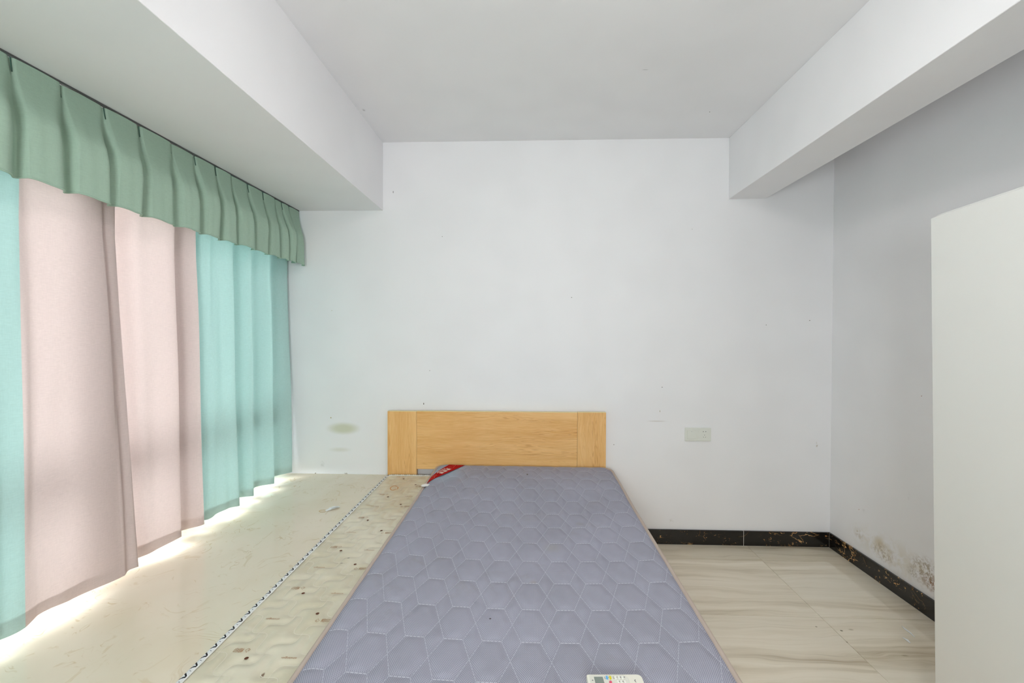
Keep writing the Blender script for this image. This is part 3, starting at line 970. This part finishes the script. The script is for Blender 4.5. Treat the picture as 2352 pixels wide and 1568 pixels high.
def hexlines():
    flat, slant = [], []
    xa, xb = GX - GHX + 0.012, GX + GHX - 0.012
    ya, yb = GY0 + 0.012, GY1 - 0.012
    def seg(out, p, q):
        p = np.array(p); q = np.array(q)
        L = np.linalg.norm(q - p)
        n = max(2, int(L / 0.0095))
        for k in range(n):
            a = p + (q - p) * (k + 0.10) / n; c = p + (q - p) * (k + 0.88) / n
            mid = (a + c) / 2
            if edge_dist(mid[0] - GX, mid[1] - GY, GHX, GHY, GR) > 0.010:
                out.append([a, mid, c])
    for i in range(-8, 9):
        for j in range(-4, 14):
            x = HX0 + i * HXP; y = HY0 + j * HYP
            if x < xa - 0.1 or x > xb + 0.1 or y < ya - 0.2 or y > yb + 0.2: continue
            seg(flat, (x - 0.0275, y), (x + 0.0275, y))
            for s in (-1, 1):
                seg(slant, (x + s * 0.0275, y), (x + s * HXP / 2, y + HYP / 2))
                seg(slant, (x + s * 0.0275, y), (x + s * HXP / 2, y - HYP / 2))
    return flat, slant
fl, sl = hexlines()
M_thread = plain('white_stitch_thread', srgb(200, 201, 210), 0.7)
ribbon_set('quilting_thread', fl, 0.0025, grey_z, 0.0011, M_thread, gm)
ribbon_set('quilting_thread', sl, 0.0015, grey_z, 0.0010, plain('pale_grey_stitch_thread', srgb(186, 188, 199), 0.7), gm)

# red corner label
def patch(name, corners, nu, nv, lift, mat, parent, zf):
    A, B, C, D = [np.array(c, float) for c in corners]     # A-B one end, D-C other end
    V = []
    for i in range(nu):
        s = i / (nu - 1)
        for j in range(nv):
            t = j / (nv - 1)
            p = (A * (1 - t) + B * t) * (1 - s) + (D * (1 - t) + C * t) * s
            V.append((p[0], p[1], zf(p[0], p[1]) + lift))
    return mesh(name, V, grid_faces(nu, nv), mat, parent, smooth=True)
def red_mat():
    m = NT('red_woven_label')
    P = m.pos()
    n = m.noise(P, 300, 2)
    m.set(m.mix(n, srgb(158, 4, 10), srgb(178, 10, 16)), 0.75, spec=0.12)
    return m.m
M_red = red_mat()
lab_c = [(-0.578, -0.470), (-0.578, -0.345), (-0.500, -0.112), (-0.405, -0.112)]   # left outer, left inner(back), back outer, back right
lab_c = [(-0.577, -0.490), (-0.576, -0.365), (-0.505, -0.115), (-0.400, -0.115)]
gz = lambda x, y: grey_base(x, y)[0] + 0.0028
lab = patch('corner_label', [lab_c[0], lab_c[1], lab_c[2], lab_c[3]], 26, 8, 0.0012, M_red, gm, gz)
lab['label'] = 'red woven label with white lettering across the corner'
M_labw = plain('white_woven_lettering', srgb(238, 226, 216), 0.6)
# a local frame along the label: u along, v across (towards the corner)
LA0 = (np.array(lab_c[0]) + np.array(lab_c[1])) / 2; LA1 = (np.array(lab_c[2]) + np.array(lab_c[3])) / 2
ud = (LA1 - LA0); Lg = np.linalg.norm(ud); ud /= Lg
vd = np.array([-ud[1], ud[0]])
lc = (np.array(lab_c[0]) + lab_c[1] + lab_c[2] + np.array(lab_c[3])) / 4
def bar(V, F, u, v, du, dv):
    b = len(V)
    for a, c in ((-1, -1), (1, -1), (1, 1), (-1, 1)):
        p = lc + ud * (u + a * du / 2) + vd * (v + c * dv / 2)
        V.append((p[0], p[1], gz(p[0], p[1]) + 0.0019))
    F.append((b, b + 1, b + 2, b + 3))
V = []; F = []
for k in range(3):                                   # three large characters
    u0 = (k - 1) * 0.040
    for s in range(4):
        bar(V, F, u0, -0.014 + 0.0045 * s * 1.25, 0.031 - 0.004 * ((s + k) % 2), 0.0040)
    bar(V, F, u0 - 0.009, -0.0075, 0.0040, 0.020); bar(V, F, u0 + 0.009, -0.0075, 0.0040, 0.018)
for k in range(6):                                   # two small lines above
    bar(V, F, -0.052 + k * 0.021, 0.014, 0.015, 0.0055)
for k in range(4):
    bar(V, F, -0.034 + k * 0.023, 0.0235, 0.014, 0.0055)
mesh('label_lettering', V, F, M_labw, lab)
M_pinkline = plain('pale_red_outline', srgb(206, 84, 76), 0.5)
for (u0, v0, su, sv) in ((-0.13, 0.0, 0.030, 0.015), (0.10, 0.004, 0.028, 0.012), (0.16, -0.004, 0.02, 0.010)):
    pts = []
    for a in np.linspace(0, 2 * math.pi, 40)[:-1]:
        r_ = 1 + 0.35 * math.cos(3 * a)
        p = lc + ud * (u0 + su * r_ * math.cos(a)) + vd * (v0 + sv * r_ * math.sin(a))
        pts.append((p[0], p[1], gz(p[0], p[1]) + 0.0014))
    tube('label_flower', pts, 0.0012, M_pinkline, lab, closed=True, seg=4, ry=0.0005)
# white sewn-in care tag folding over the left rim
tz = grey_z(-0.560, -0.515) + 0.0075
V = [(-0.5975, -0.510, tz - 0.003), (-0.5970, -0.534, tz - 0.003), (-0.582, -0.546, tz - 0.001), (-0.560, -0.532, tz - 0.003), (-0.556, -0.500, tz - 0.003), (-0.580, -0.498, tz - 0.001)]
V += [(x, y, z - 0.0016) for x, y, z in V]
F = [(0, 1, 2, 3, 4, 5), (11, 10, 9, 8, 7, 6)] + [(k, k + 6, (k + 1) % 6 + 6, (k + 1) % 6) for k in range(6)]
ct = mesh('care_tag', V, F, plain('white_satin_tag', (0.85, 0.85, 0.85), 0.5), gm)
ct['label'] = 'small white sewn-in tag'

# ------------------------------------------------------------------ wardrobe
M_ward = plain('ivory_wardrobe_laminate', srgb(232, 232, 228), 0.35, spec=0.4, var=0.01, scale=4)
M_wedge = plain('cream_edge_strip', srgb(226, 222, 200), 0.4)
wd = thing('wardrobe', (1.4935, -1.333, 0.0), 'plain off-white wardrobe standing against the right wall', 'wardrobe')
wd.rotation_euler = (0, math.radians(-1.25), math.radians(-6.2))
WD, WL_, WH = 0.36, 1.20, 1.808
box('body', 0.020, WD, -WL_, -0.002, 0.05, WH + 0.010, M_ward, wd, 0.002, 2, local=True)
for k in range(2):
    y1 = -k * WL_ / 2 - 0.0015; y0 = -(k + 1) * WL_ / 2 + 0.0015
    d = box('door', 0.0, 0.0185, y0, y1, 0.06, WH, M_ward, wd, 0.004, 3, local=True)
    box('edge_strip', 0.004, 0.0183, y1 - 0.0004, y1 + 0.0010, 0.07, WH - 0.010, M_wedge, d, 0.0, 1, local=True)
    hy = y0 + 0.035 if k == 0 else y1 - 0.035
    box('handle', -0.022, 0.0, hy - 0.006, hy + 0.006, 0.90, 1.04, plain('brushed_handle', (0.5, 0.5, 0.5), 0.3, 0.9), d, 0.003, 2, local=True)
sn = math.sin(math.radians(1.25))
for (x, y) in ((0.03, -0.05), (0.03, -WL_ + 0.05), (WD - 0.05, -0.05), (WD - 0.05, -WL_ + 0.05)):
    bmf = cyl_bm(x, y, -x * sn / math.cos(math.radians(1.25)) + 0.0006, 0.052, 0.018, 14)
    from_bm('foot', bmf, plain('black_plastic_foot', (0.03, 0.03, 0.03), 0.5), wd, local=True)

# ------------------------------------------------------------------ socket plate
M_plate = plain('white_switch_plastic', srgb(226, 228, 220), 0.35)
M_hole = plain('socket_slot_dark', (0.02, 0.015, 0.02), 0.5)
so = thing('wall_socket', (1.117, 0.0, 0.7305), 'white double plate with light switch and five-hole power outlet', 'socket')
box('plate', 1.032, 1.202, -0.0095, -0.0002, 0.686, 0.775, M_plate, so, 0.0035, 3)
rk = box('switch_rocker', 1.045, 1.105, -0.0125, -0.009, 0.7005, 0.757, M_plate, so, 0.002, 2)
box('indicator', 1.0735, 1.0765, -0.0129, -0.0122, 0.7475, 0.7505, plain('grey_indicator', (0.35, 0.36, 0.36), 0.4), rk)
box('outlet_face', 1.1185, 1.1995, -0.0104, -0.009, 0.6895, 0.7715, M_plate, so, 0.0008, 2)
def slot(x, z, w, h, rot, mat=M_hole):
    b = box_bm(-w / 2, w / 2, -0.0112, -0.0098, -h / 2, h / 2, 0.0004, 1)
    bmesh.ops.rotate(b, verts=b.verts, cent=(0, 0, 0), matrix=__import__('mathutils').Matrix.Rotation(rot, 3, 'Y'))
    bmesh.ops.translate(b, verts=b.verts, vec=(x, 0, z))
    from_bm('slot', b, mat, so)
slot(1.1505, 0.7495, 0.0048, 0.0040, 0); slot(1.1665, 0.7495, 0.0048, 0.0040, 0)
M_hole2 = plain('socket_slot_grey', (0.10, 0.11, 0.10), 0.5)
slot(1.1585, 0.7275, 0.0024, 0.0056, 0, M_hole2); slot(1.1520, 0.7135, 0.0022, 0.0062, math.radians(-35), M_hole2); slot(1.1650, 0.7135, 0.0022, 0.0062, math.radians(35), M_hole2)

# ------------------------------------------------------------------ remote control
M_rem = plain('ivory_remote_plastic', srgb(232, 228, 214), 0.4)
RX0, RX1, RY1, RY0 = 0.147, 0.284, -1.907, -1.955
zr = max(grey_z(x, y) for x in np.linspace(RX0, RX1, 8) for y in np.linspace(RY0, RY1, 5)) + 0.0005
ZT = zr + 0.019
rem = thing('remote_control', ((RX0 + RX1) / 2, (RY0 + RY1) / 2, zr), 'ivory remote control with a small grey screen lying on the grey mattress', 'remote control')
rem.rotation_euler = (0, 0, math.radians(2.5))
def rl(x, y, z): return (x - (RX0 + RX1) / 2, y - (RY0 + RY1) / 2, z - zr)
def outline(x0, x1, y0, y1, r0, r1, n=7):
    P = []
    for cx_, cy_, r, a0 in ((x1 - r1, y1 - r1, r1, 0), (x0 + r0, y1 - r0, r0, 90), (x0 + r0, y0 + r0, r0, 180), (x1 - r1, y0 + r1, r1, 270)):
        for k in range(n):
            a = math.radians(a0 + 90 * k / (n - 1)); P.append((cx_ + r * math.cos(a), cy_ + r * math.sin(a)))
    return P
def slabo(name, P, z0, z1, mat, parent, inset=0.0015):
    n = len(P); c = np.mean(P, axis=0)
    V = []
    for sc_, z in ((0.96, z0), (1.0, z0 + 0.004 if z1 - z0 > 0.01 else z0), (1.0, z1 - inset), (0.985, z1)):
        for p in P:
            q = c + (np.array(p) - c) * sc_
            V.append((q[0], q[1], z))
    F = []
    for L in range(3):
        for k in range(n):
            k2 = (k + 1) % n
            F.append((L * n + k, L * n + k2, (L + 1) * n + k2, (L + 1) * n + k))
    F.append(tuple(range(n))[::-1]); F.append(tuple(3 * n + k for k in range(n)))
    return mesh(name, V, F, mat, parent, local=True)
hx, hy = (RX1 - RX0) / 2, (RY1 - RY0) / 2
body = slabo('body', outline(-hx, hx, -hy, hy, 0.004, 0.011), 0, 0.019, M_rem, rem)
fp = slabo('face_panel', outline(-hx + 0.006, 0.033, -hy + 0.004, hy - 0.003, 0.003, 0.012), 0.0185, 0.0196, plain('pale_face_panel', srgb(222, 220, 208), 0.35), rem, 0.0003)
slabo('screen', outline(-0.051, -0.029, -hy + 0.010, hy - 0.0085, 0.0006, 0.0006, 2), 0.0190, 0.0199, plain('grey_lcd', srgb(128, 138, 130), 0.15), rem, 0.0002)
def btn(x, y, w, h, mat):
    slabo('button', outline(x - w / 2, x + w / 2, y - h / 2, y + h / 2, w * .48, w * .48, 5), 0.0190, 0.0215, mat, rem, 0.0006)
B_blue = plain('blue_button', srgb(98, 176, 228), 0.4); B_yel = plain('yellow_button', srgb(222, 208, 10), 0.4); B_red = plain('pink_button', srgb(215, 80, 110), 0.4); B_wh = plain('white_button', srgb(238, 238, 230), 0.4)
btn(-0.0195, hy - 0.0125, 0.0048, 0.0105, B_blue); btn(-0.0110, hy - 0.0125, 0.0048, 0.0105, B_yel); btn(-0.0135, hy - 0.027, 0.007, 0.007, B_red)
for q, x in enumerate((0.002, 0.0105, 0.019)):
    btn(x, hy - 0.012, 0.0042, 0.0095, B_wh); btn(x + 0.003, hy - 0.026, 0.0042, 0.0095, B_wh)
M_mark = plain('dark_grey_print', (0.12, 0.12, 0.13), 0.6)
for (x, y, w, h) in ((-0.0245, hy - 0.010, .002, .002), (-0.0245, hy - 0.0145, .002, .002), (-0.0152, hy - 0.0105, .0016, .002), (-0.003, hy - 0.010, .0022, .0022), (-0.003, hy - 0.0145, .0022, .002),
                     (0.0062, hy - 0.010, .002, .0024), (0.0148, hy - 0.0100, .0024, .003), (0.0242, hy - 0.010, .0026, .003), (0.0085, hy - 0.024, .002, .003), (0.0175, hy - 0.024, .002, .003), (-0.056, hy - 0.020, .003, .003)):
    mesh('printed_mark', [(x - w / 2, y - h / 2, .0198), (x + w / 2, y - h / 2, .0198), (x + w / 2, y + h / 2, .0198), (x - w / 2, y + h / 2, .0198)], [(0, 1, 2, 3)], M_mark, rem, local=True)
mesh('printed_mark', [(0.046, hy - 0.020, .0192), (0.048, hy - 0.026, .0192), (0.050, hy - 0.026, .0192), (0.048, hy - 0.0205, .0192), (0.0505, hy - 0.018, .0192), (0.0485, hy - 0.017, .0192)], [(0, 1, 2, 3, 4, 5)], M_mark, rem, local=True)

# ------------------------------------------------------------------ litter
M_paper = plain('white_paper', (0.80, 0.82, 0.82), 0.6)
pp = thing('paper_tag', (-1.058, -0.617, ZS), 'small crumpled white paper tag lying on the marble sill', 'paper')
def strip(name, pts, w, mat, parent, th=0.0012):
    P = np.array(pts, float); T = np.gradient(P, axis=0); T[:, 2] = 0; T /= np.linalg.norm(T, axis=1)[:, None]
    N = np.stack([-T[:, 1], T[:, 0], 0 * T[:, 0]], 1)
    V = []; ww = w if hasattr(w, '__len__') else [w] * len(P)
    for p, nn, k in zip(P, N, ww):
        V += [p - nn * k / 2, p + nn * k / 2, p + nn * k / 2 + (0, 0, th), p - nn * k / 2 + (0, 0, th)]
    F = [(0, 1, 2, 3)]
    for i in range(len(P) - 1):
        a = i * 4
        for c in range(4):
            F.append((a + c, a + 4 + c, a + 4 + (c + 1) % 4, a + (c + 1) % 4))
    a = (len(P) - 1) * 4
    F.append((a + 3, a + 2, a + 1, a))
    return mesh(name, V, F, mat, parent)
z0 = ZS + 0.0006
fold1 = strip('fold', [(-1.085, -0.648, z0), (-1.066, -0.632, z0 + 0.006), (-1.048, -0.612, z0 + 0.007), (-1.034, -0.596, z0 + 0.004)], [0.016, 0.024, 0.024, 0.018], M_paper, pp)
strip('fold', [(-1.084, -0.612, z0), (-1.068, -0.603, z0 + 0.004), (-1.050, -0.606, z0 + 0.0075)], [0.010, 0.016, 0.014], M_paper, pp)
for k in range(3):
    x = -1.060 + k * 0.008
    strip('printed_mark', [(x, -0.634 + k * 0.006, z0 + 0.0086), (x + 0.012, -0.622 + k * 0.006, z0 + 0.0086)], 0.0025, M_mark, fold1, 0.0004)
pts = [(-1.098 + 0.022 * math.cos(a), -0.650 + 0.014 * math.sin(a), ZS + 0.0012) for a in np.linspace(0.3, 5.6, 22)]
tube('thread_loop', pts, 0.0009, plain('tan_thread', srgb(190, 160, 105), 0.8), pp, seg=5)
s1 = strip('paper_shred', [(1.780, -0.826, 0.0006), (1.777, -0.850, 0.0012), (1.779, -0.875, 0.0010), (1.774, -0.905, 0.0006)], [0.003, 0.010, 0.008, 0.002], M_paper, None, 0.0006)
tag(s1, 'longer thin white paper shred on the floor tiles near the wardrobe', 'paper shred')
s2 = strip('paper_shred', [(1.716, -0.908, 0.0006), (1.722, -0.925, 0.0012), (1.720, -0.946, 0.0006)], [0.003, 0.013, 0.006], M_paper, None, 0.0006)
tag(s2, 'shorter white paper scrap on the floor tiles, nearer the camera', 'paper shred')

# ------------------------------------------------------------------ ceiling lamp (just above the top of the frame)
lp = thing('ceiling_lamp', (0.22, -1.95, HC), 'round flush ceiling lamp with a white diffuser', 'lamp')
from_bm('base_ring', cyl_bm(0.22, -1.95, HC - 0.03, HC - 0.0005, 0.25, 40), M_plate, lp)
ml = NT('lit_diffuser')
ml.set((0.9, 0.9, 0.9), 0.5)
ml.b.inputs['Emission Color'].default_value = (1.0, 0.965, 0.965, 1)
ml.b.inputs['Emission Strength'].default_value = LAMP
V = []; NR = 6; NSEG = 28
for i in range(NR):
    a = math.pi / 2 * i / (NR - 1)
    for k in range(NSEG):
        b_ = 2 * math.pi * k / NSEG
        r_ = 0.235 * math.cos(a) if i < NR - 1 else 0.004
        V.append((0.22 + r_ * math.cos(b_), -1.95 + r_ * math.sin(b_), HC - 0.03 - 0.10 * math.sin(a)))
F = []
for i in range(NR - 1):
    for k in range(NSEG):
        k2 = (k + 1) % NSEG
        F.append((i * NSEG + k, (i + 1) * NSEG + k, (i + 1) * NSEG + k2, i * NSEG + k2))
F.append(tuple((NR - 1) * NSEG + k for k in range(NSEG))[::-1])
mesh('diffuser', V, F, ml.m, lp, smooth=True)
